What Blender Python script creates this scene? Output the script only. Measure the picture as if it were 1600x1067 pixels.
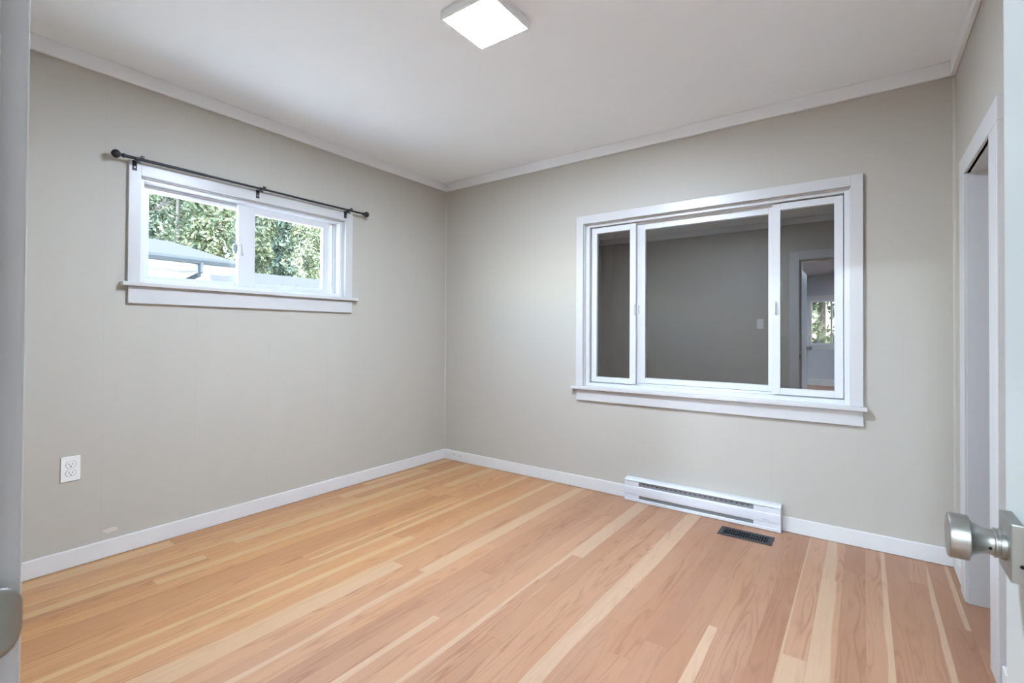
import bpy, bmesh, math, random
from mathutils import Vector, Matrix, noise
random.seed(7)
sc = bpy.context.scene
for o in list(bpy.data.objects): bpy.data.objects.remove(o)
C = sc.collection

# ------------------------------------------------------------------ camera
cam_d = bpy.data.cameras.new('camera'); cam = bpy.data.objects.new('camera', cam_d); C.objects.link(cam)
right = Vector((0.80930196, 0.58736628, 0.00558409)); up = Vector((0.00144045, -0.01149109, 0.99993294)); fwd = Vector((-0.58739106, 0.80923965, 0.01014583))
M = Matrix((right, up, -fwd)).transposed().to_4x4(); M.translation = Vector((2.98146, -3.10765, 1.0947))
cam.matrix_world = M
cam_d.sensor_width = 36; cam_d.lens = 36*756.54/1600; cam_d.shift_y = -19.75/1600
cam_d.clip_start = 0.02; cam_d.clip_end = 200
cam_d.dof.use_dof = True; cam_d.dof.focus_distance = 3.2; cam_d.dof.aperture_fstop = 9
sc.camera = cam

# ------------------------------------------------------------------ world, sun, exposure
EXPOSURE = 0.80
LAMP = 235.0
HALL_FILL = 960.0  # strength of the lamp added in the hall
SKY = 2.3
SUN = 15.0
w = bpy.data.worlds.new('sky'); sc.world = w; w.use_nodes = True
nt = w.node_tree; nt.nodes.clear()
sky = nt.nodes.new('ShaderNodeTexSky'); sky.sky_type = 'NISHITA'; sky.sun_disc = False
sky.sun_elevation = math.radians(42); sky.sun_rotation = math.radians(60); sky.air_density = 1.2; sky.dust_density = 1.0
bg = nt.nodes.new('ShaderNodeBackground'); bg.inputs[1].default_value = SKY
wo = nt.nodes.new('ShaderNodeOutputWorld')
nt.links.new(sky.outputs[0], bg.inputs[0]); nt.links.new(bg.outputs[0], wo.inputs[0])
sd = bpy.data.lights.new('sun', 'SUN'); sd.energy = SUN; sd.angle = 0.01; sd.color = (1, .96, .9)
so = bpy.data.objects.new('sun', sd); C.objects.link(so)
so.rotation_euler = Vector((-0.35, -0.55, -0.76)).to_track_quat('-Z', 'Y').to_euler(); so.location = (8, 8, 10)
vs = sc.view_settings; vs.view_transform = 'Standard'; vs.look = 'None'; vs.gamma = 1; vs.exposure = EXPOSURE
vs.use_curve_mapping = False

# ------------------------------------------------------------------ material helpers
def newmat(name):
    m = bpy.data.materials.new(name); m.use_nodes = True
    n = m.node_tree.nodes; b = n['Principled BSDF']
    return m, m.node_tree, b
def lin(r, g, b):
    f = lambda c: c/12.92 if c <= .04045 else ((c+.055)/1.055)**2.4
    return (f(r/255), f(g/255), f(b/255), 1)
def node(t, ty, **kw):
    n = t.nodes.new(ty)
    for k, v in kw.items(): setattr(n, k, v)
    return n
def mth(t, op, a, b=None, c=None):
    n = t.nodes.new('ShaderNodeMath'); n.operation = op
    for i, v in enumerate((a, b, c)):
        if v is None: continue
        if isinstance(v, (int, float)): n.inputs[i].default_value = v
        else: t.links.new(v, n.inputs[i])
    return n.outputs[0]
def mixc(t, f, a, b):
    n = t.nodes.new('ShaderNodeMix'); n.data_type = 'RGBA'
    for i, v in ((0, f), (6, a), (7, b)):
        if isinstance(v, (int, float, tuple)): n.inputs[i].default_value = v
        else: t.links.new(v, n.inputs[i])
    return n.outputs[2]
def plain(name, col, rough=.5, metal=0, spec=.5, noise_amt=.03, nscale=30, bump=.0):
    m, t, b = newmat(name)
    tc = node(t, 'ShaderNodeTexCoord'); nz = node(t, 'ShaderNodeTexNoise'); nz.inputs['Scale'].default_value = nscale; nz.inputs['Detail'].default_value = 4
    t.links.new(tc.outputs['Object'], nz.inputs['Vector'])
    d = tuple(c*(1-noise_amt) for c in col[:3])+(1,); l = tuple(min(1, c*(1+noise_amt)) for c in col[:3])+(1,)
    t.links.new(mixc(t, nz.outputs[0], d, l), b.inputs['Base Color'])
    b.inputs['Roughness'].default_value = rough; b.inputs['Metallic'].default_value = metal
    b.inputs['Specular IOR Level'].default_value = spec
    if bump:
        bp = node(t, 'ShaderNodeBump'); bp.inputs['Strength'].default_value = bump; bp.inputs['Distance'].default_value = .002
        t.links.new(nz.outputs[0], bp.inputs['Height']); t.links.new(bp.outputs[0], b.inputs['Normal'])
    return m
WALLC = (0.492, 0.463, 0.403)
def wallmat(name, axis=None, off=0, scuff=None):
    m, t, b = newmat(name)
    tc = node(t, 'ShaderNodeTexCoord'); nz = node(t, 'ShaderNodeTexNoise'); nz.inputs['Scale'].default_value = 2.5; nz.inputs['Detail'].default_value = 5
    t.links.new(tc.outputs['Object'], nz.inputs['Vector'])
    col = mixc(t, nz.outputs[0], tuple(c*.985 for c in WALLC)+(1,), tuple(c*1.015 for c in WALLC)+(1,))
    sx = node(t, 'ShaderNodeSeparateXYZ'); t.links.new(tc.outputs['Object'], sx.inputs[0])
    n2 = node(t, 'ShaderNodeTexNoise'); n2.inputs['Scale'].default_value = 160; t.links.new(tc.outputs['Object'], n2.inputs['Vector'])
    h = mth(t, 'MULTIPLY', n2.outputs[0], .12)
    if axis is not None:      # hairline joints of the painted wall panels, every 40 cm
        f = mth(t, 'FRACT', mth(t, 'DIVIDE', mth(t, 'SUBTRACT', sx.outputs[axis], off), .4035))
        g = mth(t, 'LESS_THAN', f, .007)
        h = mth(t, 'SUBTRACT', h, mth(t, 'MULTIPLY', g, .5))
        col = mixc(t, mth(t, 'MULTIPLY', g, .10), col, (.25, .24, .22, 1))
    if scuff:
        y0, z0 = scuff
        n3 = node(t, 'ShaderNodeTexNoise'); n3.inputs['Scale'].default_value = 55; t.links.new(tc.outputs['Object'], n3.inputs['Vector'])
        a = mth(t, 'POWER', mth(t, 'DIVIDE', mth(t, 'SUBTRACT', sx.outputs[1], y0), .034), 2)
        c = mth(t, 'POWER', mth(t, 'DIVIDE', mth(t, 'SUBTRACT', sx.outputs[2], z0), .012), 2)
        e = mth(t, 'ADD', mth(t, 'ADD', a, c), mth(t, 'MULTIPLY', mth(t, 'SUBTRACT', n3.outputs[0], .5), 2.5))
        col = mixc(t, mth(t, 'MULTIPLY', mth(t, 'LESS_THAN', e, .8), .55), col, (.78, .68, .6, 1))
    t.links.new(col, b.inputs['Base Color'])
    b.inputs['Roughness'].default_value = .5; b.inputs['Specular IOR Level'].default_value = .3
    bp = node(t, 'ShaderNodeBump'); bp.inputs['Strength'].default_value = .25; bp.inputs['Distance'].default_value = .002
    t.links.new(h, bp.inputs['Height']); t.links.new(bp.outputs[0], b.inputs['Normal'])
    return m
def glassmat(name, ior):
    m, t, b = newmat(name); t.nodes.remove(b)
    tr = node(t, 'ShaderNodeBsdfTransparent'); tr.inputs[0].default_value = (.97, .985, .98, 1)
    gl = node(t, 'ShaderNodeBsdfGlossy'); gl.inputs['Roughness'].default_value = .0; gl.inputs[0].default_value = (1, 1, 1, 1)
    fr = node(t, 'ShaderNodeFresnel'); fr.inputs[0].default_value = ior
    mx = node(t, 'ShaderNodeMixShader')
    ge = node(t, 'ShaderNodeNewGeometry')
    t.links.new(mth(t, 'MULTIPLY', fr.outputs[0], mth(t, 'SUBTRACT', 1, ge.outputs['Backfacing'])), mx.inputs[0]); t.links.new(tr.outputs[0], mx.inputs[1]); t.links.new(gl.outputs[0], mx.inputs[2])
    t.links.new(mx.outputs[0], t.nodes['Material Output'].inputs[0])
    return m
def emimat(name, col, s):
    m, t, b = newmat(name); t.nodes.remove(b)
    e = node(t, 'ShaderNodeEmission'); e.inputs[0].default_value = col; e.inputs[1].default_value = s
    t.links.new(e.outputs[0], t.nodes['Material Output'].inputs[0]); return m
M_wl = wallmat('wall_paint_left', 1, -2.374, (-2.333, .124)); M_wb = wallmat('wall_paint_back', 0, 2.149); M_wr = wallmat('wall_paint_right'); M_wf = wallmat('wall_paint_front', 0, .1)
M_ceil = plain('ceiling_paint', (.895, .94, .965), .75, spec=.2, noise_amt=.01, nscale=4)
M_trim = plain('white_trim_paint', (.585, .575, .56), .32, spec=.45, noise_amt=.012, nscale=9)
M_crown = plain('crown_paint', (.84, .85, .86), .45, spec=.3, noise_amt=.012, nscale=9)
M_base = plain('baseboard_paint', (.70, .69, .67), .35, spec=.45, noise_amt=.03, nscale=14, bump=.1)
M_vinyl = plain('white_vinyl', (.67, .675, .68), .3, spec=.5, noise_amt=.008)
M_door = plain('door_paint', (.51, .55, .52), .35, spec=.45, noise_amt=.01, nscale=6)
M_black = plain('black_rod_paint', (.010, .012, .015), .45, spec=.5, noise_amt=.1)
M_nickel = plain('satin_nickel', (.34, .34, .31), .42, metal=1, noise_amt=.05, nscale=60)
M_heater = plain('heater_enamel', (.66, .67, .69), .3, spec=.5, noise_amt=.01)
M_grey = plain('heater_element_grey', (.27, .28, .29), .45, metal=.3, noise_amt=.15, nscale=80)
M_dark = plain('dark_void', (.012, .012, .013), .8, spec=.1)
M_reg = plain('register_bronze', (.020, .022, .026), .5, metal=.1, noise_amt=.12, nscale=50)
M_outlet = plain('outlet_plastic', (.82, .81, .78), .35, noise_amt=.01)
M_ink = plain('grey_print', (.35, .36, .38), .5)
M_backing = plain('dark_backing', (.045, .042, .036), .85, spec=.1, noise_amt=.2, nscale=3)  # near-black sides of the box added behind the large window
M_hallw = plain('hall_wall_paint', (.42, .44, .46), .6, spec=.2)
M_glass = glassmat('window_glass', 1.5)
M_glass2 = glassmat('double_pane_glass', 3.1)
M_lamp = emimat('lamp_diffuser', (.84, 1, 1.24, 1), LAMP)
M_hall_fill = emimat('hall_fill_emitter', (.84, 1, 1.2, 1), HALL_FILL)  # emitter of the added, unseen hall lamp
M_lframe = plain('lamp_frame_white', (.85, .85, .84), .4)

# ------------------------------------------------------------------ mesh helpers
class MB:
    def __init__(s): s.bm = bmesh.new()
    def box(s, a, b):
        x0, y0, z0 = (min(p) for p in zip(a, b)); x1, y1, z1 = (max(p) for p in zip(a, b))
        v = [s.bm.verts.new(c) for c in ((x0,y0,z0),(x1,y0,z0),(x1,y1,z0),(x0,y1,z0),(x0,y0,z1),(x1,y0,z1),(x1,y1,z1),(x0,y1,z1))]
        for f in ((0,3,2,1),(4,5,6,7),(0,1,5,4),(1,2,6,5),(2,3,7,6),(3,0,4,7)): s.bm.faces.new([v[i] for i in f])
        return s
    def ring(s, a, b, axis, w):   # rectangular frame between corners a and b; w = (low u, high u, low v, high v) widths, u/v = the other two axes in order
        ax = 'xyz'.index(axis); u, v = [i for i in range(3) if i != ax]
        lo = [min(p) for p in zip(a, b)]; hi = [max(p) for p in zip(a, b)]
        def mk(u0, u1, v0, v1):
            p = [0]*3; q = [0]*3; p[ax] = lo[ax]; q[ax] = hi[ax]; p[u] = u0; q[u] = u1; p[v] = v0; q[v] = v1; s.box(p, q)
        mk(lo[u], lo[u]+w[0], lo[v], hi[v]); mk(hi[u]-w[1], hi[u], lo[v], hi[v])
        if w[2]: mk(lo[u]+w[0], hi[u]-w[1], lo[v], lo[v]+w[2])
        if w[3]: mk(lo[u]+w[0], hi[u]-w[1], hi[v]-w[3], hi[v])
        return s
    def prism(s, pts, axis, a, b):   # polygon pts (in the other two axes, in order) extruded from a to b
        ax = 'xyz'.index(axis); u, v = [i for i in range(3) if i != ax]
        def P(p, t):
            c = [0]*3; c[ax] = t; c[u] = p[0]; c[v] = p[1]; return s.bm.verts.new(c)
        A = [P(p, a) for p in pts]; B = [P(p, b) for p in pts]; n = len(pts)
        s.bm.faces.new(A); s.bm.faces.new(B[::-1])
        for i in range(n): s.bm.faces.new((A[i], B[i], B[(i+1) % n], A[(i+1) % n]))
        return s
    def lathe(s, prof, origin, d, n=32):   # prof = (distance along d, radius)
        d = Vector(d).normalized(); o = Vector(origin)
        e = d.orthogonal().normalized(); g = d.cross(e)
        rings = []
        for t, r in prof:
            rings.append([s.bm.verts.new(o+d*t+(e*math.cos(6.283185*i/n)+g*math.sin(6.283185*i/n))*max(r, 1e-5)) for i in range(n)])
        for A, B in zip(rings, rings[1:]):
            for i in range(n): s.bm.faces.new((A[i], A[(i+1) % n], B[(i+1) % n], B[i]))
        s.bm.faces.new(rings[0][::-1]); s.bm.faces.new(rings[-1])
        return s
    def tube(s, pts, r, n=10):
        pts = [Vector(p) for p in pts]; rings = []
        for i, p in enumerate(pts):
            d = (pts[min(i+1, len(pts)-1)]-pts[max(i-1, 0)]).normalized()
            e = d.cross(Vector((.31, .17, .93))).normalized(); g = d.cross(e)
            rr = r[i] if isinstance(r, (list, tuple)) else r
            rings.append([s.bm.verts.new(p+(e*math.cos(6.283185*k/n)+g*math.sin(6.283185*k/n))*rr) for k in range(n)])
        for A, B in zip(rings, rings[1:]):
            for i in range(n): s.bm.faces.new((A[i], A[(i+1) % n], B[(i+1) % n], B[i]))
        s.bm.faces.new(rings[0][::-1]); s.bm.faces.new(rings[-1])
        return s
    def build(s, name, mat, parent=None, bevel=0, smooth=False, loc=None):
        bmesh.ops.recalc_face_normals(s.bm, faces=s.bm.faces)
        me = bpy.data.meshes.new(name); 
        if loc is not None: bmesh.ops.translate(s.bm, verts=s.bm.verts, vec=-Vector(loc))
        s.bm.to_mesh(me); s.bm.free(); me.materials.append(mat)
        o = bpy.data.objects.new(name, me); C.objects.link(o)
        if loc is not None: o.location = loc
        if parent is not None: 
            o.parent = parent; o.matrix_parent_inverse = parent_world(parent).inverted()
        if smooth:
            for p in me.polygons: p.use_smooth = True
            me.set_sharp_from_angle(angle=math.radians(40))
        if bevel:
            bv = o.modifiers.new('bevel', 'BEVEL'); bv.width = bevel; bv.segments = 2; bv.limit_method = 'ANGLE'; bv.angle_limit = math.radians(40)
        return o
def parent_world(p):
    m = p.matrix_basis.copy()
    while p.parent: 
        m = p.parent.matrix_basis @ p.matrix_parent_inverse @ m; p = p.parent
    return m
def tag(o, label, cat, group=None, kind=None):
    o['label'] = label; o['category'] = cat
    if group: o['group'] = group
    if kind: o['kind'] = kind
    return o
def thing(name, loc, label, cat, group=None, kind=None):
    o = bpy.data.objects.new(name, None); C.objects.link(o); o.location = loc; o.empty_display_size = .1
    return tag(o, label, cat, group, kind)
def struct(o, label, cat): return tag(o, label, cat, kind='structure')

W = 3.339; H = 2.41; FY = -3.036; FYO = -3.156       # room width, height, front wall inner and outer face
# ------------------------------------------------------------------ floor: one mesh, one face per board
def floor_material():
    m, t, b = newmat('fir_floor_boards')
    uv = node(t, 'ShaderNodeUVMap'); uv.uv_map = 'board'
    at = node(t, 'ShaderNodeAttribute'); at.attribute_name = 'wood'
    sep = node(t, 'ShaderNodeSeparateColor'); t.links.new(at.outputs['Color'], sep.inputs[0])
    sapw, gold, bri = sep.outputs; seed = at.outputs['Alpha']
    su = node(t, 'ShaderNodeSeparateXYZ'); t.links.new(uv.outputs[0], su.inputs[0]); u, v = su.outputs[0], su.outputs[1]
    def vec(a, bb, c):
        n = node(t, 'ShaderNodeCombineXYZ')
        for i, s in enumerate((a, bb, c)):
            if isinstance(s, (int, float)): n.inputs[i].default_value = s
            else: t.links.new(s, n.inputs[i])
        return n.outputs[0]
    def nz(vv, scale, detail=3):
        n = node(t, 'ShaderNodeTexNoise'); n.inputs['Scale'].default_value = scale; n.inputs['Detail'].default_value = detail
        t.links.new(vv, n.inputs['Vector']); return n.outputs[0]
    sd = mth(t, 'MULTIPLY', seed, 37.0)
    # sapwood edge, wandering along the board
    wob = mth(t, 'MULTIPLY', mth(t, 'SUBTRACT', nz(vec(mth(t, 'MULTIPLY', v, 1.6), sd, 0), 1.0, 1), .5), .45)
    edge = mth(t, 'SUBTRACT', mth(t, 'ADD', sapw, mth(t, 'MULTIPLY', wob, mth(t, 'MINIMUM', mth(t, 'MULTIPLY', sapw, 4), 1))), u)
    sap = node(t, 'ShaderNodeMapRange'); sap.interpolation_type = 'SMOOTHSTEP'; t.links.new(edge, sap.inputs[0]); sap.inputs[1].default_value = -.015; sap.inputs[2].default_value = .025
    sap = mth(t, 'MULTIPLY', sap.outputs[0], mth(t, 'GREATER_THAN', sapw, .02))
    # growth rings: cathedral bands bent by stretched noise
    big = nz(vec(mth(t, 'MULTIPLY', u, .9), mth(t, 'MULTIPLY', v, .9), sd), 1.0, 2)
    med = nz(vec(mth(t, 'MULTIPLY', u, 2.2), mth(t, 'MULTIPLY', v, 5.0), sd), 1.0, 3)
    ph = mth(t, 'ADD', mth(t, 'MULTIPLY', big, 85.0), mth(t, 'ADD', mth(t, 'MULTIPLY', med, 6.5), mth(t, 'MULTIPLY', u, 7.0)))
    ring = mth(t, 'POWER', mth(t, 'ADD', mth(t, 'MULTIPLY', mth(t, 'SINE', ph), .5), .5), 3.0)
    where = node(t, 'ShaderNodeMapRange'); t.links.new(nz(vec(mth(t, 'MULTIPLY', u, 1.3), mth(t, 'MULTIPLY', v, .7), mth(t, 'ADD', sd, 9)), 1.0, 2), where.inputs[0])
    where.inputs[1].default_value = .43; where.inputs[2].default_value = .66
    ring = mth(t, 'MULTIPLY', ring, mth(t, 'ADD', mth(t, 'MULTIPLY', where.outputs[0], .85), .10))
    fine = nz(vec(mth(t, 'MULTIPLY', u, 26.0), mth(t, 'MULTIPLY', v, 3.0), sd), 1.0, 4)
    blot = nz(vec(mth(t, 'MULTIPLY', u, .6), mth(t, 'MULTIPLY', v, 2.0), mth(t, 'ADD', sd, 4)), 1.0, 3)
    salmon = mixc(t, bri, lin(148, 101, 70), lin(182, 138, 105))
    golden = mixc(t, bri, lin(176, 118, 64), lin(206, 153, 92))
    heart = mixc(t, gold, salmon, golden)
    sapc = mixc(t, gold, lin(192, 160, 130), lin(202, 162, 110))
    base = mixc(t, sap, heart, sapc)
    base = mixc(t, mth(t, 'MULTIPLY', ring, mth(t, 'SUBTRACT', .72, mth(t, 'MULTIPLY', sap, .52))), base, lin(128, 78, 50))
    base = mixc(t, mth(t, 'MULTIPLY', mth(t, 'SUBTRACT', 1, fine), .42), base, lin(138, 92, 64))
    base = mixc(t, mth(t, 'MULTIPLY', blot, .22), base, lin(208, 176, 152))
    # joints between boards
    e = mth(t, 'MINIMUM', u, mth(t, 'SUBTRACT', 1, u))
    seam = mth(t, 'LESS_THAN', e, .012)
    sn = nz(vec(u, mth(t, 'MULTIPLY', v, 1.5), sd), 1.0, 1)
    base = mixc(t, mth(t, 'MULTIPLY', seam, mth(t, 'MULTIPLY', sn, .55)), base, lin(110, 70, 45))
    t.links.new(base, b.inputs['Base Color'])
    b.inputs['Roughness'].default_value = .42; b.inputs['Specular IOR Level'].default_value = .45
    hgt = mth(t, 'SUBTRACT', mth(t, 'MULTIPLY', fine, .3), seam)
    bp = node(t, 'ShaderNodeBump'); bp.inputs['Strength'].default_value = .12; bp.inputs['Distance'].default_value = .002
    t.links.new(hgt, bp.inputs['Height']); t.links.new(bp.outputs[0], b.inputs['Normal'])
    return m
PITCH = .0798; X0 = 3.305
# hand laid boards: row -> list of (y_from, y_to, sap width at y_from, at y_to, side, tone override)
LAID = {
 0: [(0, -.64, .16, .22, 'R', None), (-.64, -3.0, 0, 0, 'L', .05)],
 1: [(0, -.30, .0, .18, 'R', .75), (-.30, -1.9, .2, .42, 'R', .35)],
 3: [(0, -1.9, .22, .34, 'R', .7)],
 5: [(0, -.5, .55, .62, 'L', .8), (-.5, -2.0, .66, .98, 'L', .8)],
 6: [(0, -1.2, .07, .09, 'L', .85), (-1.2, -2.4, 1.4, 1.4, 'L', .9)],
 9: [(0, -1.18, 0, 0, 'L', .4), (-1.18, -2.6, .38, .5, 'L', .5)],
 14: [(0, -1.1, 1.3, .85, 'L', .9), (-1.1, -2.7, .85, .55, 'L', .6)],
 18: [(0, -.975, 1.4, 1.15, 'L', .9), (-.975, -2.7, .3, .2, 'L', .8)],
 20: [(0, -1.75, 0, 0, 'L', .7), (-1.75, -3.0, .4, .5, 'L', .7)],
 24: [(0, -1.535, .75, .95, 'R', .8), (-1.535, -3.0, .45, .35, 'R', .6)],
 26: [(0, -1.55, 0, 0, 'L', .6), (-1.55, -3.0, 1.35, 1.3, 'L', .9)],
 27: [(0, -1.0, .5, .5, 'R', .6), (-1.0, -3.0, .3, .45, 'R', .7)],
 28: [(0, -1.30, 0, 0, 'L', .55), (-1.30, -3.0, .55, .35, 'L', .7)],
 31: [(0, -.7, 0, 0, 'L', .3), (-.7, -1.78, .22, .3, 'R', .7), (-1.78, -3.0, .0, .0, 'R', .55)],
 35: [(0, -.7, 0, 0, 'L', .5), (-.7, -2.3, .5, .6, 'R', .8), (-2.3, -3., 0, 0, 'R', .4)],
 37: [(0, -.9, .9, .8, 'L', .9), (-.9, -1.9, 1.2, 1.2, 'L', .8), (-1.9, -3.0, .2, .2, 'L', .6)],
 39: [(0, -.35, 0, 0, 'L', .2), (-.35, -1.15, .9, 1.1, 'L', .9), (-1.15, -3.0, .1, .1, 'L', .6)],
}
def floor_mesh(xmin, xmax, ytop, ybot, name, laid):
    bm = bmesh.new(); uvl = bm.loops.layers.uv.new('board'); cl = bm.loops.layers.float_color.new('wood')
    rnd = random.Random(11)
    kmin = int(math.floor((X0-xmax)/PITCH)); kmax = int(math.ceil((X0-xmin)/PITCH))
    for k in range(kmin, kmax):
        xr = min(X0-PITCH*k, xmax); xl = max(X0-PITCH*(k+1), xmin)
        if xr-xl < 1e-4: continue
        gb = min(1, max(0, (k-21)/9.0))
        if laid and k in LAID: segs = [(a, b_, s0, s1, sd, tn) for a, b_, s0, s1, sd, tn in LAID[k]]
        else: segs = []
        y = segs[-1][1] if segs else ytop
        if y <= ybot: segs = segs
        first = not segs
        while y > ybot:
            L = rnd.uniform(.9, 2.6) * (rnd.uniform(.25, 1) if first else 1); first = False
            s = rnd.random(); sp = 0
            if k >= 29 and s < .26: sp = rnd.uniform(.4, 1.3)
            elif s < .10: sp = rnd.uniform(.08, .25)
            segs.append((y, y-L, sp, sp*rnd.uniform(.6, 1.3), rnd.choice('LR'), None)); y -= L
        for a, b_, s0, s1, sd, tn in segs:
            a = min(a, ytop); b_ = max(b_, ybot)
            if a-b_ < 1e-4: continue
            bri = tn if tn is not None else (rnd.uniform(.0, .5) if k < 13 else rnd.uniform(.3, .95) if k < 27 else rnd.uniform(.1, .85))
            gold = min(1, max(0, gb+rnd.uniform(-.12, .12))); seed = rnd.random()
            vs_ = [bm.verts.new(p) for p in ((xl, b_, 0), (xr, b_, 0), (xr, a, 0), (xl, a, 0))]
            f = bm.faces.new(vs_)
            us = (0, 1, 1, 0) if sd == 'L' else (1, 0, 0, 1)
            for lp, uu, vv, sw in zip(f.loops, us, (b_, b_, a, a), (s1, s1, s0, s0)):
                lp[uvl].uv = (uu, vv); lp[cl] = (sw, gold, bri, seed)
    # body below the boards
    def q(pts): bm.faces.new([bm.verts.new(p) for p in pts])
    z = -.06
    q(((xmin,ytop,z),(xmax,ytop,z),(xmax,ybot,z),(xmin,ybot,z)))
    for a, b_ in (((xmin,ytop),(xmin,ybot)),((xmin,ybot),(xmax,ybot)),((xmax,ybot),(xmax,ytop)),((xmax,ytop),(xmin,ytop))):
        q(((a[0],a[1],0),(a[0],a[1],z),(b_[0],b_[1],z),(b_[0],b_[1],0)))
    me = bpy.data.meshes.new(name); bm.to_mesh(me); bm.free(); me.materials.append(M_floor)
    o = bpy.data.objects.new(name, me); C.objects.link(o); return o
M_floor = floor_material()
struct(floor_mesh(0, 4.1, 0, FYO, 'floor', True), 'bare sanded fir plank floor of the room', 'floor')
struct(floor_mesh(1.2, 4.1, FYO, -9.45, 'floor_hall', False), 'plank floor of the hall seen mirrored in the window', 'floor')

# ------------------------------------------------------------------ walls and ceiling
TH = .14
m = MB()   # left wall with window hole
hy0, hy1, hz0, hz1 = -2.24, -1.03, 1.335, 1.895
m.box((-TH, FYO, -.06), (0, hy0, H)).box((-TH, hy1, -.06), (0, 0, H)).box((-TH, hy0, -.06), (0, hy1, hz0)).box((-TH, hy0, hz1), (0, hy1, H))
struct(m.build('wall_left', M_wl), 'greige wall with the small high window', 'wall')
m = MB(); bx0, bx1, bz0, bz1 = 1.355, 2.935, .715, 1.885
m.box((-TH, 0, -.06), (bx0, TH, H)).box((bx1, 0, -.06), (4.1, TH, H)).box((bx0, 0, -.06), (bx1, TH, bz0)).box((bx0, 0, bz1), (bx1, TH, H))
struct(m.build('wall_back', M_wb), 'greige wall with the large three-part window', 'wall')
CY0, CY1, CZ = -.87, -.39, 1.77    # closet opening
m = MB(); m.box((W, CY1, 0), (W+.11, 0, H)).box((W, FYO, 0), (W+.11, CY0, H)).box((W, CY0, CZ+.012), (W+.11, CY1, H))
struct(m.build('wall_right', M_wr), 'greige wall with the closet opening', 'wall')
DX0, DX1, DZ = 2.41, 3.157, 1.93
m = MB(); m.box((0, FYO, 0), (DX0-.02, FY, H)).box((DX1+.02, FYO, 0), (W, FY, H)).box((DX0-.02, FYO, DZ+.02), (DX1+.02, FY, H))
struct(m.build('wall_front', M_wf), 'greige wall with the entry doorway, seen mirrored in the large window', 'wall')
m = MB(); m.box((-TH, FYO, H), (4.1, TH, H+.1)); struct(m.build('ceiling', M_ceil), 'smooth white ceiling over the room', 'ceiling')
# closet shell
m = MB(); m.box((W+.11, CY1, 0), (4.1, CY1+.08, CZ+.5)).box((4.1, FYO, -.06), (4.2, 0, H)).box((W+.11, CY0-.5, 0), (4.1, CY0-.42, H)).box((W+.11, CY0-.42, CZ+.016), (4.1, CY1, CZ+.1))
struct(m.build('wall_closet', M_ceil), 'plain pale inside of the closet beyond the right opening', 'wall')

# ------------------------------------------------------------------ crown, baseboards, corner strips
def crown_prof(s): return [(0, 2.34), (s*.016, 2.34), (s*.018, 2.346), (s*.018, 2.41), (0, 2.41)]
n_trim = [0]
def trim(m, label, mat=M_trim, bevel=0, parent=None):
    n_trim[0] += 1
    return struct(m.build('trim_%d' % n_trim[0], mat, bevel=bevel), label, 'trim')
t = .020
m = MB(); m.box((0, FY, 2.34), (t, 0, H)); trim(m, 'white flat crown board along the top of the left wall', M_crown, .003)
m = MB(); m.box((t, -t, 2.34), (W-t, 0, H)); trim(m, 'white flat crown board along the top of the wall with the large window', M_crown, .003)
m = MB(); m.box((W-t, FY, 2.34), (W, 0, H)); trim(m, 'white flat crown board along the top of the right wall', M_crown, .003)
m = MB(); m.box((t, FY, 2.34), (W-t, FY+t, H)); trim(m, 'white flat crown board of the front wall seen mirrored in the glass', M_crown, .003)
def qround(x, y, sx, sy, r=.011):
    pts = [(x, y)]+[(x+sx*r*math.cos(a*math.pi/12), y+sy*r*math.sin(a*math.pi/12)) for a in range(7)]
    m = MB(); m.prism(pts, 'z', .083, 2.34); return m
trim(qround(0, 0, 1, -1), 'thin painted corner strip between left wall and window wall', M_wr)
trim(qround(W, 0, -1, -1), 'thin painted corner strip beside the closet doorway', M_wr)
bh = .083; bt = .014
m = MB(); m.box((0, FY, .001), (bt, 0, bh)); b1 = struct(m.build('baseboard_left', M_base, bevel=.003), 'worn white baseboard under the small window wall', 'baseboard')
m = MB(); m.box((bt, -bt, .001), (1.695, 0, bh)).box((2.612, -bt, .001), (W-bt, 0, bh)); b2 = struct(m.build('baseboard_back', M_base, bevel=.003), 'white baseboard either side of the electric heater', 'baseboard')
m = MB(); m.box((W-bt, -.268, .001), (W, 0, bh)).box((W-bt, FY, .001), (W, -1.002, bh)); struct(m.build('baseboard_right', M_base, bevel=.003), 'short white baseboard beside the closet casing', 'baseboard')
m = MB(); m.box((bt, FY, .001), (2.31, FY+bt, bh)); struct(m.build('baseboard_front', M_base, bevel=.003), 'white baseboard of the front wall beside the entry door', 'baseboard')
for x, z in ((.125, .052), (.195, .049)):
    m = MB(); m.lathe([(0, .004), (.0006, .004)], (x, -bt-.0002, z), (0, -1, 0), 12); m.build('nail_hole', M_dark, b2)

# ------------------------------------------------------------------ closet doorway trim (right wall)
m = MB(); xc = W-.020
m.box((xc, -.385, 0.001), (W, -.27, CZ)).box((xc, -1.0, .001), (W, -.875, CZ)).box((xc, -1.0, CZ), (W, -.27, 1.85))
trim(m, 'white flat casing around the closet opening on the right wall', M_trim, .002)
m = MB(); m.box((W-.012, CY1-.004, .001), (W+.11, CY1+.0, CZ)).box((W-.012, CY0, .001), (W+.11, CY0+.006, CZ)).box((W-.012, CY0, CZ-.0), (W+.11, CY1, CZ+.014))
trim(m, 'white jamb lining and stop inside the closet opening', M_trim, .001)

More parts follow.
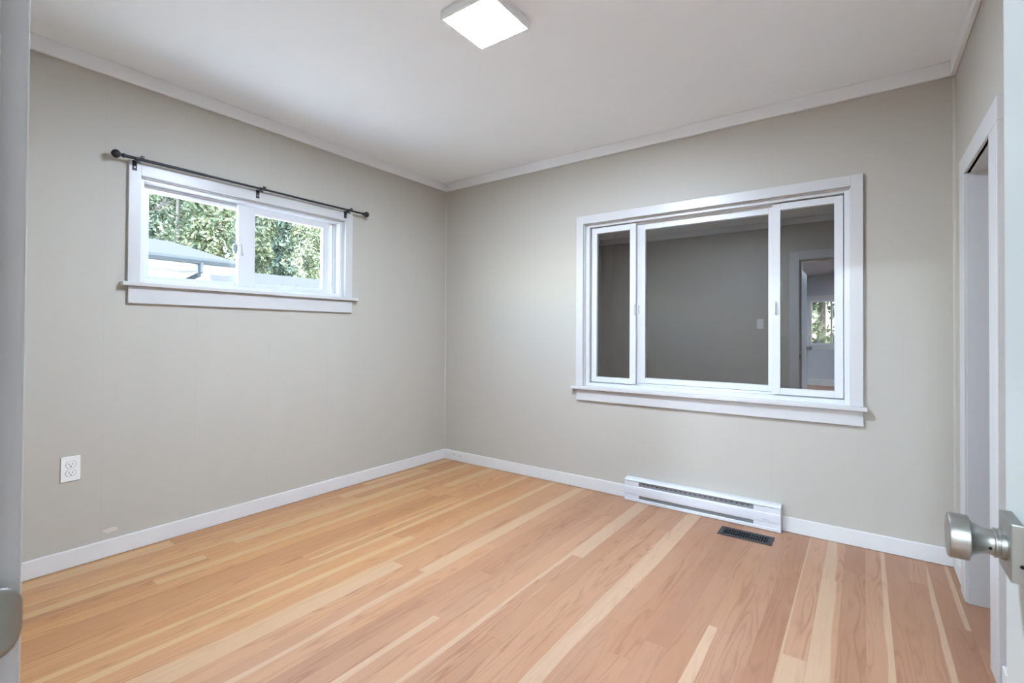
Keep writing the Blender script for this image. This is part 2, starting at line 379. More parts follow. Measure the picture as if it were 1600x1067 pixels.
# ------------------------------------------------------------------ entry doorway: jamb, casing, strike plate
m = MB(); m.box((DX0-.02, FYO-.002, .001), (DX0, FY+.001, DZ)).box((DX1, FYO-.002, .001), (DX1+.02, FY+.001, DZ)).box((DX0-.02, FYO-.002, DZ), (DX1+.02, FY+.001, DZ+.02))
m.box((DX0, FYO+.01, .001), (DX0+.011, FY-.045, DZ)).box((DX0+.011, FYO+.01, DZ-.011), (DX1-.0, FY-.045, DZ))
jamb = trim(m, 'white door jamb at the left edge of the view, with a nickel strike plate', M_trim, .0015)
m = MB(); cw = .095
m.box((DX0-.007-cw, FY, .001), (DX0-.007, FY+.019, DZ+.1)).box((DX1+.007, FY, .001), (DX1+.007+cw, FY+.019, DZ+.1)).box((DX0-.007, FY, DZ+.007), (DX1+.007, FY+.019, DZ+.1))
trim(m, 'white flat casing around the entry doorway on the room side', M_trim, .002)
m = MB(); m.box((DX0-.007-cw, FYO-.019, .001), (DX0-.007, FYO, DZ+.1)).box((DX1+.007, FYO-.019, .001), (DX1+.007+cw, FYO, DZ+.1)).box((DX0-.007, FYO-.019, DZ+.007), (DX1+.007, FYO, DZ+.1))
trim(m, 'white flat casing around the entry doorway on the hall side', M_trim, .002)
# strike plate: flat plate on the jamb face with a rounded lip curling round the jamb edge
bm = bmesh.new(); zc, shh = .856, .0290
cols = []
prof = [(-.045, 1.0, 0), (-.010, 1.0, 0), (.001, 1.0, 0), (.0045, .985, -.0006), (.0085, .93, -.0018), (.0120, .82, -.0036), (.0148, .62, -.006), (.0162, .4, -.008)]
NZ = 13
for dy, hf, dx in prof:
    cols.append([bm.verts.new((DX0+.0022+dx, FY-.0015+dy*1.25, zc+shh*hf*(2*i/(NZ-1)-1))) for i in range(NZ)])
for A, B in zip(cols, cols[1:]):
    for i in range(NZ-1): bm.faces.new((A[i], B[i], B[i+1], A[i+1]))
mm = MB(); mm.bm.free(); mm.bm = bm
sp = mm.build('strike_plate', M_nickel, jamb, smooth=True)
sm = sp.modifiers.new('solid', 'SOLIDIFY'); sm.thickness = .002; sm.offset = 0
sp['label'] = 'satin nickel strike plate with a rounded lip'

# ------------------------------------------------------------------ entry door standing open against the right
door = thing('door_1', (3.135, FY+.016, 0), 'open white slab door at the right edge of the view, with a nickel knob', 'door', kind='structure')
m = MB(); m.box((3.117, FY+.022, .008), (3.152, -2.300, 1.92)); m.build('door_leaf', M_door, door, .002)
KY, KZ = -2.360, .8675
knob = MB()
m = MB(); m.box((3.1060, KY-.028, KZ-.0305), (3.1168, KY+.028, KZ+.0305)); rose = m.build('rose', M_nickel, door, .0012); rose['label'] = 'square satin nickel rose plate'
prof = [(-.001, .0160), (.0050, .0160), (.0056, .0150), (.0070, .0150), (.0076, .0158), (.0092, .0158), (.0098, .0138), (.0125, .0133), (.0155, .0135), (.0185, .0142), (.0215, .0154), (.0245, .0171), (.0272, .0192), (.0290, .0210), (.0294, .0235), (.0302, .0246), (.0455, .0248), (.0470, .0242), (.0476, .0230), (.0476, .015), (.0470, .0)]
m = MB(); m.lathe(prof, (3.1065, KY, KZ), (-1, 0, 0), 48); kn = m.build('door_knob', M_nickel, door, smooth=True); kn['label'] = 'round satin nickel door knob'
m = MB(); m.lathe([(0, .0016), (.0006, .0016)], (3.1065-.0135, KY-.01295, KZ-.0033), (0, -.97, -.245), 12); m.build('set_screw', M_dark, kn)
m = MB(); m.lathe([(0, .002), (.0004, .002)], (3.1145, KY-.0281, KZ-.012), (0, -1, 0), 12); m.build('pin_hole', M_dark, rose)
m = MB(); m.box((3.122, -2.3005, KZ-.028), (3.147, -2.2985, KZ+.028)); m.box((3.128, -2.2986, KZ-.008), (3.141, -2.290, KZ+.008)); m.build('latch', M_nickel, door)
for z in (.2, 1.65):
    m = MB(); m.lathe([(-.045, .006), (.045, .006)], (3.158, FY+.022, z), (0, 0, 1), 12); m.build('hinge', M_nickel, door)

# ------------------------------------------------------------------ window 1 (small slider in the left wall)
win = thing('window_1', (0, -1.63, 1.335), 'small white sliding window high on the left wall, looking out on roofs and trees', 'window', kind='structure')
m = MB(); ct = .019
m.box((0, -2.284, 1.345), (ct, -2.233, 1.955)).box((0, -1.034, 1.345), (ct, -.977, 1.955)).box((0, -2.233, 1.888), (ct, -1.034, 1.955)); m.build('casing', M_trim, win, .0015)
m = MB(); m.box((0, -2.31, 1.324), (.042, -.938, 1.345)).box((-.045, -2.232, 1.337), (0, -1.035, 1.345)); m.build('window_sill', M_trim, win, .003)
m = MB(); m.box((0, -2.281, 1.238), (.018, -.976, 1.324)); m.build('apron', M_trim, win, .0015)
m = MB(); m.ring((-.020, -2.233, 1.345), (0, -1.034, 1.888), 'x', (.006, .006, 0, .006)); m.build('jamb_liner', M_trim, win)
# vinyl main frame: stepped ring with track ridges
m = MB()
m.ring((-.12, -2.240, 1.335), (-.016, -1.030, 1.895), 'x', (.030, .030, .026, .026))
m.ring((-.12, -2.210, 1.361), (-.072, -1.060, 1.869), 'x', (.012, .012, .012, .012))
m.box((-.062, -2.21, 1.361), (-.058, -1.06, 1.368)).box((-.040, -2.21, 1.361), (-.036, -1.06, 1.370))
m.box((-.105, -1.114, 1.368), (-.080, -1.066, 1.862)).box((-.079, -1.092, 1.368), (-.066, -1.086, 1.862))
m.build('window_frame', M_vinyl, win, .0015)
m = MB(); m.ring((-.108, -2.205, 1.366), (-.078, -1.690, 1.862), 'x', (.036, .026, .026, .026))
fs = m.build('fixed_sash', M_vinyl, win, .0015)
m = MB(); m.box((-.096, -2.172, 1.390), (-.092, -1.714, 1.838)); m.build('pane', M_glass, fs)
m = MB(); m.ring((-.064, -1.735, 1.366), (-.036, -1.136, 1.858), 'x', (.098, .042, .026, .042))
ss = m.build('sliding_sash', M_vinyl, win, .0015)
m = MB(); m.box((-.052, -1.640, 1.390), (-.048, -1.176, 1.818)); m.build('pane', M_glass, ss)
def pull(x, y, z, axis, parent, s=1, sgn=1):   # little C-shaped pull handle
    m = MB(); L = .030*s; d = .014*s
    p = lambda o, dz: (x+o, y, z+dz) if axis == 'x' else (x, y-o, z+dz)
    m.tube([p(0, -L-.006), p(d*.55, -L), p(d, -L*.72), p(d*1.1, 0), p(d, L*.72), p(d*.55, L), p(0, L+.006)], .0042*s, 10)
    return m.build('handle', M_vinyl, parent, smooth=True)
pull(-.036, -1.712, 1.592, 'x', ss)
m = MB(); m.box((-.078, -1.745, 1.565), (-.060, -1.735, 1.625)).box((-.060, -1.757, 1.575), (-.052, -1.737, 1.618)); lt = m.build('latch', M_grey, fs, .001)
# ------------------------------------------------------------------ window 2 (large three-lite window in the window wall)
win = thing('window_2', (2.145, 0, .705), 'large white three-part window with dark mirroring panes above the heater', 'window', kind='structure')
m = MB()
m.box((1.308, -ct, .727), (1.362, 0, 1.937)).box((2.928, -ct, .727), (2.981, 0, 1.937)).box((1.362, -ct, 1.879), (2.928, 0, 1.937)); m.build('casing', M_trim, win, .0015)
m = MB(); m.box((1.279, -.045, .705), (2.999, 0, .727)).box((1.362, 0, .717), (2.928, .06, .727)); m.build('window_sill', M_trim, win, .003)
m = MB(); m.box((1.312, -.018, .625), (2.981, 0, .705)); m.build('apron', M_trim, win, .0015)
m = MB(); m.ring((1.362, 0, .727), (2.928, .022, 1.879), 'y', (.006, .006, 0, .006)); m.build('jamb_liner', M_trim, win)
m = MB()
m.ring((1.355, .018, .715), (2.935, .125, 1.885), 'y', (.040, .036, .036, .028))
m.ring((1.395, .066, .751), (2.899, .125, 1.857), 'y', (.014, .014, .012, .012))
m.box((1.395, .060, .751), (2.899, .064, .758))
m.build('window_frame', M_vinyl, win, .0015)
m = MB(); m.ring((1.402, .040, .756), (1.731, .066, 1.852), 'y', (.040, .042, .037, .040)); sl = m.build('sliding_sash', M_vinyl, win, .0015)
m = MB(); m.box((1.441, .051, .792), (1.690, .055, 1.813)); m.build('pane', M_glass2, sl)
pull(1.7265, .040, 1.262, 'y', sl)
m = MB(); m.ring((2.553, .040, .756), (2.894, .066, 1.852), 'y', (.043, .040, .037, .038)); sr = m.build('sliding_sash', M_vinyl, win, .0015)
m = MB(); m.box((2.595, .051, .792), (2.855, .055, 1.815)); m.build('pane', M_glass2, sr)
pull(2.572, .040, 1.250, 'y', sr)
m = MB(); m.ring((1.726, .072, .765), (2.560, .104, 1.848), 'y', (.060, .03, .036, .042)); fx = m.build('fixed_sash', M_vinyl, win, .0015)
m = MB(); m.box((1.784, .086, .80), (2.532, .090, 1.808)); m.build('pane', M_glass2, fx)
m = MB(); m.box((1.733, .058, 1.235), (1.746, .072, 1.292)); m.build('latch', M_vinyl, fx, .002)
# dark sealed box added behind the panes so they mirror the room
m = MB(); y1 = 1.5
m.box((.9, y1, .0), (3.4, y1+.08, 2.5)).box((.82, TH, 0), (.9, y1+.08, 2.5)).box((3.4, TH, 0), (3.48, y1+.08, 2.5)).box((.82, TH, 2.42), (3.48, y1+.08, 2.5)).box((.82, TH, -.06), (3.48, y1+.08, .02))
struct(m.build('wall_dark_box', M_backing), 'dark sealed box added behind the large window so its panes mirror the room', 'wall')

# ------------------------------------------------------------------ ceiling light
def ceiling_light(x, y, s, label, mat, energy_name):
    L = thing('ceiling_light', (x, y, H), label, 'light')
    m = MB(); h = s/2
    m.ring((x-h, y-h, H-.038), (x+h, y+h, H-.0005), 'z', (.010, .010, .010, .010)); m.box((x-h+.01, y-h+.01, H-.012), (x+h-.01, y+h-.01, H-.0005))
    m.build('frame', M_lframe, L, .002)
    m = MB(); m.box((x-h+.0105, y-h+.0105, H-.0365), (x+h-.0105, y+h-.0105, H-.018)); m.build('diffuser', mat, L)
    return L
ceiling_light(1.720, -1.566, .264, 'square flush white LED ceiling light, lit, on the room ceiling', M_lamp, '')

# ------------------------------------------------------------------ curtain rod
rod = thing('curtain_rod', (.0, -1.63, 1.955), 'thin black metal curtain rod with ball ends above the small window', 'curtain rod')
RX, RZ = .052, 1.957
m = MB(); m.tube([(RX, -2.315, RZ), (RX, -1.95, RZ)], .0080, 16); m.tube([(RX, -1.955, RZ), (RX, -.915, RZ)], .0066, 16); m.build('rod', M_black, rod, smooth=True)
for y, s in ((-2.312, -1), (-.918, 1)):
    m = MB(); m.lathe([(-.002, .0095), (.004, .011), (.008, .0105), (.011, .007), (.015, .0075), (.019, .013), (.026, .0185), (.034, .0205), (.042, .0185), (.049, .0125), (.053, .004), (.0535, 0)], (RX, y, RZ), (0, s, 0), 24); m.build('finial', M_black, rod, smooth=True)
for y in (-2.262, -1.652, -1.040):
    m = MB()
    m.box((ct, y-.0095, RZ-.052), (ct+.003, y+.0095, RZ-.002))                       # wall plate
    m.box((ct+.003, y-.0075, RZ-.016), (RX+.004, y+.0075, RZ-.0125))                  # arm
    seg = [(RX+.0125*math.cos(a), RZ+.0125*math.sin(a)) for a in [math.radians(d) for d in range(150, 395, 20)]]
    inn = [(RX+.0095*math.cos(a), RZ+.0095*math.sin(a)) for a in [math.radians(d) for d in range(150, 395, 20)]]
    m.prism(seg+inn[::-1], 'y', y-.0075, y+.0075)
    m.box((RX+.011, y+.010, RZ+.004), (RX+.017, y+.026, RZ+.014)); m.box((RX-.002, y+.0075, RZ-.020), (RX+.006, y+.016, RZ-.012))
    br = m.build('bracket', M_black, rod)
    m = MB(); m.lathe([(0, .0036), (.0012, .003)], (ct+.003, y, RZ-.036), (1, 0, 0), 12); m.build('screw', M_nickel, br, smooth=True)

# ------------------------------------------------------------------ outlet on the left wall
oy, oz = -2.485, .457
outlet = thing('electrical_outlet', (0, oy, oz), 'white duplex electrical outlet low on the left wall', 'outlet')
m = MB(); m.box((0, oy-.035, oz-.0575), (.0055, oy+.035, oz+.0575)); m.build('cover_plate', M_outlet, outlet, .002)
for dz in (.0195, -.0195):
    pts = []
    for i in range(32):
        a = 2*math.pi*i/32; pts.append((oy+.0172*math.cos(a), oz+dz+max(-.0142, min(.0142, .0172*math.sin(a)))))
    m = MB(); m.prism(pts, 'x', .0045, .0075); r_ = m.build('receptacle', M_outlet, outlet, .0004)
    m = MB(); m.prism([(oy+.0190*math.cos(a*math.pi/16), oz+dz+max(-.0156, min(.0156, .0190*math.sin(a*math.pi/16)))) for a in range(32)], 'x', .005, .00575); m.build('recess', M_ink, outlet)
    m = MB(); m.box((.0074, oy-.0072, oz+dz-.002), (.0078, oy-.0052, oz+dz+.0072)).box((.0074, oy+.0052, oz+dz-.001), (.0078, oy+.0072, oz+dz+.0062))
    m.lathe([(0, .0026), (.0004, .0026)], (.0074, oy, oz+dz-.0078), (1, 0, 0), 12); m.build('slots', M_dark, r_)
m = MB(); m.lathe([(0, .003), (.001, .0024)], (.0055, oy, oz), (1, 0, 0), 12); m.build('screw', M_outlet, outlet)

# ------------------------------------------------------------------ electric baseboard heater
hx0, hx1 = 1.697, 2.611; hd = .060; hh = .146
heater = thing('baseboard_heater', ((hx0+hx1)/2, 0, 0), 'long low white electric baseboard heater under the large window', 'heater')
sx0, sx1 = hx0+.098, hx0+.776
m = MB()
m.prism([(0, hh), (-.040, hh), (-.054, hh-.007), (-hd+.001, hh-.009), (-hd, hh-.0125), (-hd+.008, hh-.0125), (-.036, hh-.009), (0, hh-.009)], 'x', hx0+.004, hx1-.004)   # top cap
m.prism([(-hd+.006, .102), (-hd, .0965), (-hd-.0015, .085), (-hd-.0015, .058), (-hd, .045), (-hd+.008, .040), (-hd+.014, .045), (-hd+.014, .100)], 'x', hx0+.004, hx1-.004)  # middle panel
m.prism([(-hd+.001, .020), (-hd, .017), (-hd, .003), (-hd+.002, .002), (0, .002), (0, .006), (-hd+.012, .006), (-hd+.012, .020)], 'x', hx0+.004, hx1-.004)   # bottom lip
for a, b in ((hx0+.004, sx0), (sx1, hx1-.004)):      # closed ends beside the slots
    m.box((a, -hd+.003, .100), (b, -.002, hh-.016)).box((a, -hd+.002, .012), (b, -.002, .046))
m.box((hx0+.004, -.004, .006), (hx1-.004, 0, hh-.009))
m.build('cover', M_heater, heater, .0008)
for a in (hx0, hx1-.004):
    m = MB(); m.prism([(0, .001), (-hd-.001, .001), (-hd-.001, hh-.016), (-.054, hh-.005), (-.040, hh+.001), (0, hh+.001)], 'x', a, a+.004); m.build('end_cap', M_heater, heater, .0006)
m = MB(); m.box((sx0, -.050, .098), (sx1, -.043, hh-.009)); n_ = 22
gr = m.build('outlet_grille', M_grey, heater)
m = MB()
for i in range(n_):
    x = sx0+.03+(sx1-sx0-.06)*i/(n_-1); m.box((x-.006, -.0508, .1165), (x+.006, -.0499, .1205))
m.build('perforations', M_dark, gr)
m = MB(); m.box((sx0, -.046, .018), (sx1, -.042, .044)); m.build('intake_grille', M_grey, heater)
m = MB()
for i in range(40): 
    x = sx0+(sx1-sx0)*(i+.5)/40; m.box((x-.001, -.040, .03), (x+.001, -.008, .118))
m.build('heating_fins', M_grey, heater)
m = MB(); m.ring((hx0+.040-.010, -hd+.0022, .1035), (hx0+.040+.010, -hd+.0032, .124), 'y', (.001, .001, .001, .001)); m.build('knockout', M_ink, heater)
fc = bpy.data.curves.new('emblem', 'FONT'); fc.body = 'Stelpro'; fc.size = .0125; fc.extrude = .0002; fc.align_x = 'CENTER'
fo = bpy.data.objects.new('emblem_text', fc); C.objects.link(fo)
dg = bpy.context.evaluated_depsgraph_get(); me = bpy.data.meshes.new_from_object(fo.evaluated_get(dg)); bpy.data.objects.remove(fo)
me.materials.clear(); me.materials.append(M_ink)
em = bpy.data.objects.new('emblem', me); C.objects.link(em); em.parent = heater
em.location = (hx1-.075-(hx0+hx1)/2, -hd-.0018, .058); em.rotation_euler = (math.pi/2, 0, 0)

# ------------------------------------------------------------------ floor register
rx0, rx1, ry0, ry1 = 2.326, 2.594, -.272, -.148
reg = thing('floor_register', ((rx0+rx1)/2, (ry0+ry1)/2, 0), 'dark metal floor vent register in front of the heater', 'vent')
m = MB(); fl = .026
m.ring((rx0, ry0, .0005), (rx1, ry1, .0045), 'z', (fl, fl, fl, fl)); fr = m.build('flange', M_reg, reg, .0018)
m = MB(); m.box((rx0+fl, ry0+fl, .0004), (rx1-fl, ry1-fl, .0009)); m.build('duct_opening', M_dark, reg)
nl = 17
for i in range(nl):
    x = rx0+fl+(rx1-rx0-2*fl)*(i+.5)/nl
    m = MB(); m.prism([(x-.0040, .0012), (x-.0022, .0012), (x+.0030, .0046), (x+.0012, .0046)], 'y', ry0+fl, ry1-fl); m.build('louver', M_reg, reg)
m = MB(); ym = (ry0+ry1)/2; m.box((rx0+fl, ym-.0016, .0010), (rx1-fl, ym+.0016, .0038)); m.lathe([(0, .0035), (.006, .003)], ((rx0+rx1)/2-.012, ym, .0036), (0, 0, 1), 12); m.build('damper_lever', M_reg, reg)

# ------------------------------------------------------------------ light switch on the front wall (seen mirrored)
sw = thing('light_switch', (2.0, FY, 1.225), 'white light switch plate on the front wall, mirrored in the middle pane', 'switch')
m = MB(); m.box((1.965, FY, 1.17), (2.035, FY+.006, 1.285)); m.build('switch_plate', M_outlet, sw, .002)
m = MB(); m.box((1.985, FY+.006, 1.195), (2.015, FY+.009, 1.26)); m.build('rocker', M_outlet, sw, .001)

# ------------------------------------------------------------------ hall behind the doorway (seen mirrored through the door)
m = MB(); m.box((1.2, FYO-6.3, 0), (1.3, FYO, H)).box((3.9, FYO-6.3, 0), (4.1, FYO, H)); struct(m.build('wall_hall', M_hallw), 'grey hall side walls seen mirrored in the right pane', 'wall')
hy = -9.33; m = MB(); wx0, wx1, wz0, wz1 = 2.02, 2.62, .88, 1.88
m.box((1.2, hy-.12, -.06), (wx0, hy, H)).box((wx1, hy-.12, -.06), (4.1, hy, H)).box((wx0, hy-.12, -.06), (wx1, hy, wz0)).box((wx0, hy-.12, wz1), (wx1, hy, H))
struct(m.build('wall_hall_end', M_hallw), 'far wall of the hall with a bright window, mirrored in the glass', 'wall')
m = MB(); m.box((1.2, hy-.12, H), (4.1, FYO, H+.1)); struct(m.build('ceiling_hall', plain('hall_ceiling_dimmed', (.35, .35, .35), .8)), 'ceiling of the hall, grey colour standing in for its dimness', 'ceiling')  # grey put into the paint in place of dim light
m = MB(); m.box((1.3, hy, .001), (3.9, hy+.02, .15)); struct(m.build('baseboard_hall', M_trim), 'pale baseboard under the far hall window', 'baseboard')
win = thing('window_3', (2.32, hy, .88), 'bright white-framed window at the far end of the hall, mirrored in the right pane', 'window', kind='structure')
m = MB(); m.ring((wx0-.08, hy, wz0-.08), (wx1+.08, hy+.02, wz1+.09), 'y', (.08, .08, .08, .09)); m.box((wx0-.1, hy, wz0-.03), (wx1+.1, hy+.05, wz0)); m.build('casing', M_trim, win)
m = MB(); m.ring((wx0, hy-.1, wz0), (wx1, hy-.03, wz1), 'y', (.04, .04, .05, .05)); m.box((2.40, hy-.1, wz0+.05), (2.44, hy-.03, wz1-.05)); m.build('window_frame', M_vinyl, win)
m = MB(); m.box((wx0+.04, hy-.07, wz0+.05), (2.40, hy-.066, wz1-.05)).box((2.44, hy-.07, wz0+.05), (wx1-.04, hy-.066, wz1-.05)); m.build('pane', M_glass, win)
hd_ = thing('door_2', (2.38, -3.3, 0), 'pale blue-white door standing open in the hall, mirrored in the right pane', 'door', kind='structure')
m = MB(); m.box((2.345, -4.22, .01), (2.38, -3.30, 1.89)); m.box((2.38, -4.12, .2), (2.383, -3.40, .9)).box((2.38, -4.12, 1.02), (2.383, -3.40, 1.78)); m.build('door_leaf', plain('blue_white_door_paint', (.62, .70, .76), .4), hd_, .002)
m = MB(); m.lathe([(0, .03), (.006, .03), (.008, .012), (.03, .012), (.034, .026), (.055, .027), (.062, .018)], (2.38, -4.15, .93), (1, 0, 0), 24); m.build('door_knob', M_nickel, hd_, smooth=True)
ceiling_light(2.85, -6.2, .30, 'unseen square light added in the hall to brighten the jamb and mirrored hall', M_hall_fill, '')  # lamp added out of view to brighten the jamb and mirrored hall

# ------------------------------------------------------------------ outdoors, beyond the small window
M_yard = plain('pale_bounce_ground', (.50, .49, .46), .9, noise_amt=.15, nscale=3)  # ground out of view, made pale to bounce sunlight onto the ceiling
M_shing = plain('roof_shingles', (.034, .035, .038), .95, spec=.1, noise_amt=.3, nscale=14, bump=.4)
M_side = plain('grey_siding', (.022, .028, .032), .8, spec=.15, noise_amt=.06, nscale=8)
M_gut = plain('gutter_paint', (.020, .027, .033), .6, spec=.2)
M_wht = plain('white_soffit', (.22, .225, .23), .6)
M_bark = plain('bark', (.20, .17, .14), .9, noise_amt=.4, nscale=10)
m = MB(); m.box((-60, -30, -.7), (-TH-.3, 45, -.5)).box((-TH-.3, -30, -.7), (12, -9.6, -.5)); struct(m.build('ground_yard', M_yard), 'unseen yard ground below the small window, made pale to bounce light to the ceiling', 'ground')

def shed(name, x_e, z_e, y0, y1, run, pitch, label, wall_in=.38, down=None, kind_mat=M_side):
    """gabled outbuilding: eave along y at x=x_e facing the window, ridge parallel to it"""
    T = thing(name, (x_e-run, (y0+y1)/2, -.5), label, 'building')
    rise = run*math.tan(pitch); th = .05
    m = MB(); m.prism([(x_e, z_e), (x_e-run, z_e+rise), (x_e-2*run, z_e), (x_e-2*run, z_e-th), (x_e-run, z_e+rise-th), (x_e, z_e-th)], 'y', y0, y1); m.build('roof', M_shing, T)
    m = MB(); xw = x_e-wall_in
    m.prism([(xw, -.5), (xw, z_e+.02), (x_e-run, z_e+rise-.08), (x_e-2*run+wall_in, z_e+.02), (x_e-2*run+wall_in, -.5)], 'y', y0+.3, y1-.3); 
    m.build('wall', kind_mat, T)
    m = MB()
    for i in range(16): m.box((xw, y0+.32, -.4+i*.17), (xw+.012, y1-.32, -.4+i*.17+.15))
    m.build('siding', kind_mat, T)
    m = MB(); m.box((xw, y0+.02, z_e-.24), (x_e-.02, y1-.02, z_e-.20)).box((xw+.013, y0+.30, z_e-.42), (xw+.03, y1-.30, z_e-.24)); m.build('soffit', M_wht, T)
    m = MB(); m.box((x_e-.02, y0, z_e-.24), (x_e, y1, z_e-.02)); m.build('fascia', M_wht, T)
    m = MB(); m.prism([(x_e, z_e-.01), (x_e+.10, z_e-.01), (x_e+.10, z_e-.06), (x_e+.07, z_e-.12), (x_e, z_e-.12)], 'y', y0, y1); m.build('gutter', M_gut, T, .004)
    if down is not None:
        m = MB(); m.tube([(x_e+.05, down, z_e-.10), (x_e+.05, down, z_e-.27), (x_e+.03, down-.02, z_e-.31), (xw+.09, down-.14, z_e-.43), (xw+.06, down-.155, z_e-.48), (xw+.06, down-.155, -.45)], .040, 12); m.build('downspout', M_gut, T, smooth=True)
    return T
s1 = shed('garage', -6.57, 2.42, -5.0, 1.20, 3.1, math.radians(13), 'grey garage with a low shingle roof, gutter and downspout outside the small window', down=.585)
m = MB(); m.lathe([(0, .05), (.35, .05)], (-8.3, -.55, 2.75), (0, 0, 1), 14); m.build('vent_pipe', M_wht, s1, smooth=True)
shed('cottage', -9.6, 2.28, 1.9, 9.0, 2.6, math.radians(14), 'low cottage with a pale shingle roof right of the garage', kind_mat=M_side)

def leafmat(name, c0, c1):
    m, t, b = newmat(name)
    tc = node(t, 'ShaderNodeTexCoord'); nz = node(t, 'ShaderNodeTexNoise'); nz.inputs['Scale'].default_value = 1.7; nz.inputs['Detail'].default_value = 6
    t.links.new(tc.outputs['Object'], nz.inputs['Vector'])
    mr = node(t, 'ShaderNodeMapRange'); t.links.new(nz.outputs[0], mr.inputs[0]); mr.inputs[1].default_value = .35; mr.inputs[2].default_value = .65
    t.links.new(mixc(t, mr.outputs[0], c0, c1), b.inputs['Base Color']); b.inputs['Roughness'].default_value = .6
    b.inputs['Specular IOR Level'].default_value = .3
    return m
M_fir = leafmat('fir_foliage', (.030, .046, .036, 1), (.085, .115, .075, 1)); M_leaf = leafmat('spring_foliage', (.055, .072, .038, 1), (.14, .165, .095, 1)); M_twig = plain('pale_twigs', (.09, .082, .074), .8, noise_amt=.2)
def leaf_quad(bm, p, s, rnd):
    n = Vector((rnd.gauss(0, 1), rnd.gauss(0, 1), rnd.gauss(0, 1))).normalized(); e = n.orthogonal().normalized(); g = n.cross(e)
    a = rnd.uniform(0, 6.28); e, g = e*math.cos(a)+g*math.sin(a), g*math.cos(a)-e*math.sin(a)
    bm.faces.new([bm.verts.new(p+e*s), bm.verts.new(p+g*s*.45), bm.verts.new(p-e*s), bm.verts.new(p-g*s*.45)])
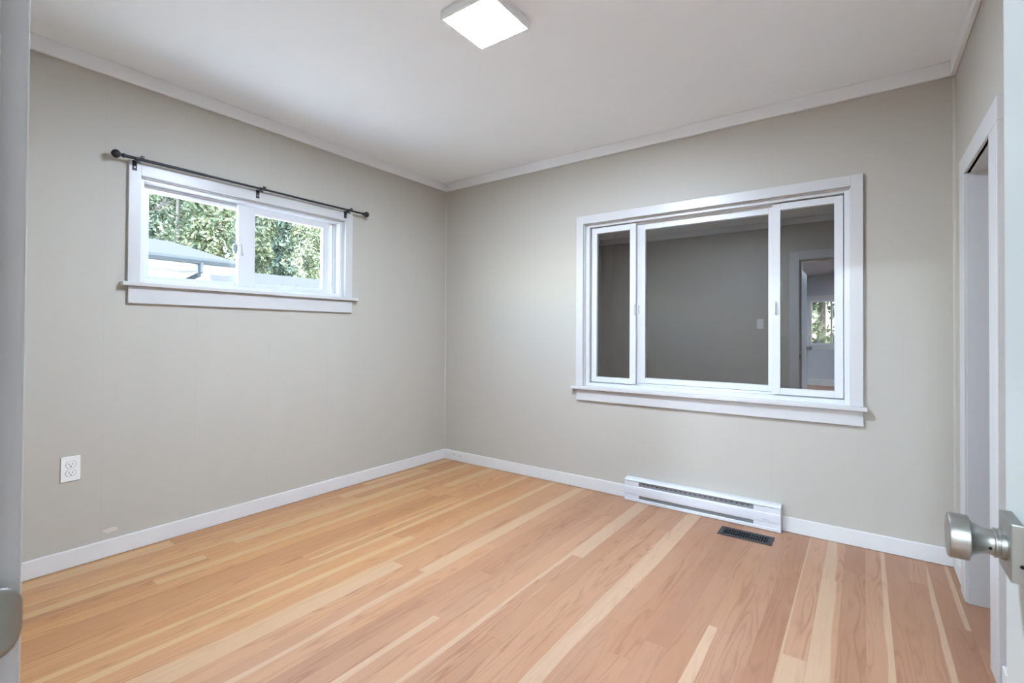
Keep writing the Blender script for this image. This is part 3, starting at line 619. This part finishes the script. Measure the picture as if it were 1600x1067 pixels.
def tree(x, y, h, r, kind, label, n, group='trees behind the garage'):
    rnd = random.Random(int(x*97+y*31)); z0 = -.5
    T = thing({'fir': 'fir_tree', 'leaf': 'leafy_tree', 'bare': 'bare_tree'}[kind], (x, y, z0), label, 'tree', group)
    m = MB(); m.tube([(x, y, z0), (x+.05, y, z0+h*.5), (x, y+.05, z0+h*.97)], [.16, .10, .02], 10); m.build('trunk', M_bark, T, smooth=True)
    if kind == 'bare':
        m = MB()
        def branch(p, d, L, rr, lv):
            q = p+d*L*.5+Vector((rnd.uniform(-.1, .1), rnd.uniform(-.1, .1), .05))*L; e = p+d*L
            m.tube([p, q, e], [rr, rr*.75, rr*.45], 5)
            if lv == 0: return
            for _ in range(4):
                s = rnd.uniform(.35, 1); nd = (d+Vector((rnd.uniform(-.8, .8), rnd.uniform(-.8, .8), rnd.uniform(-.2, .6)))).normalized()
                branch(p+(e-p)*s, nd, L*rnd.uniform(.5, .75), rr*.5, lv-1)
        for i in range(22):
            a = rnd.uniform(0, 6.28); branch(Vector((x, y, z0+h*rnd.uniform(.25, .8))), Vector((math.cos(a), math.sin(a), rnd.uniform(.5, 1.1))).normalized(), r*rnd.uniform(.45, .65), .035, 3)
        m.build('branches', M_twig, T)
    else:
        bm = bmesh.new()
        cl = []
        while len(cl) < 30:
            c = Vector((rnd.uniform(-.7, .7), rnd.uniform(-.7, .7), rnd.uniform(-1, .85)))
            if c.xy.length < .75: cl.append((c, rnd.uniform(.22, .36)))
        for i in range(n):
            if kind == 'fir':
                f = rnd.random()**.8; zz = z0+.3+(h-.3)*f; rad = r*(1-f)*(.72+.28*math.sin(zz*7+math.sin(3*i)*.3)); a = rnd.uniform(0, 6.283); q = rad*math.sqrt(rnd.random())
                p = Vector((x+q*math.cos(a), y+q*math.sin(a), zz-.25*q/max(r, .1)))
                leaf_quad(bm, p, rnd.uniform(.06, .13)*(1.5 if x < -25 else 1), rnd)
            else:
                c, cr = rnd.choice(cl); v = Vector((rnd.gauss(0, 1), rnd.gauss(0, 1), rnd.gauss(0, 1))).normalized()*cr*rnd.random()**.4
                p = Vector((x, y, z0+h*.58))+Vector(((c.x+v.x)*r, (c.y+v.y)*r, ((c.z+v.z))*h*.40))
                leaf_quad(bm, p, rnd.uniform(.06, .13)*(1.5 if x < -25 else 1), rnd)
        mm = MB(); mm.bm.free(); mm.bm = bm; mm.build('crown', M_fir if kind == 'fir' else M_leaf, T)
TR = [(-16.2, 2.7, 8.2, 1.15, 'fir', 'fir tree behind the garage roof, leftmost and nearest tree in the small window', 9000),
 (-16.4, 5.0, 7.6, 1.15, 'leaf', 'pale leafy tree nearest behind the joint of the two window sashes', 9000),
 (-16.0, 7.3, 8.4, 1.15, 'fir', 'nearest fir tree behind the cottage roof, in the right sash', 9000),
 (-19.0, 3.4, 9.5, 1.3, 'bare', 'bare branching tree behind the leftmost fir', 0),
 (-19.2, 6.1, 9.0, 1.35, 'leaf', 'yellow-green leafy tree between the pale leafy tree and the nearest right fir', 10000),
 (-19.0, 8.9, 9.5, 1.35, 'leaf', 'leafy tree near the right edge of the right sash', 10000),
 (-22.6, 2.6, 11.5, 1.6, 'leaf', 'hazy leafy tree far behind the leftmost fir', 10000),
 (-22.8, 5.9, 11.5, 1.6, 'leaf', 'hazy leafy tree far behind the bare tree', 10000),
 (-22.6, 9.2, 11.0, 1.6, 'fir', 'tall far fir tree between the right sash trees', 10000),
 (-22.8, 12.5, 11.0, 1.6, 'leaf', 'hazy leafy tree far behind, rightmost of the tree row', 10000),
 (-26.5, 6.9, 14, 2.1, 'fir', 'farthest tall fir behind the hazy trees, left of the middle', 11000),
 (-26.5, 11.3, 14, 2.1, 'leaf', 'farthest tall leafy tree behind the hazy trees', 11000),
 (-26.5, 15.7, 14, 2.1, 'fir', 'farthest tall fir behind the rightmost hazy tree', 11000),
 (-31.5, 9.0, 15, 2.5, 'leaf', 'leafy tree in the backmost row, leftmost of the three there', 11000),
 (-31.5, 14.4, 15, 2.5, 'fir', 'fir in the backmost row of trees, between two leafy ones', 11000),
 (-31.5, 19.8, 15, 2.5, 'leaf', 'leafy tree in the backmost row, rightmost of the three there', 11000)]
for a in TR: tree(*a)
tree(1.9, -14.5, 5.5, 1.5, 'leaf', 'leafy tree outside the far hall window, seen only in the mirroring right pane', 8000, None)
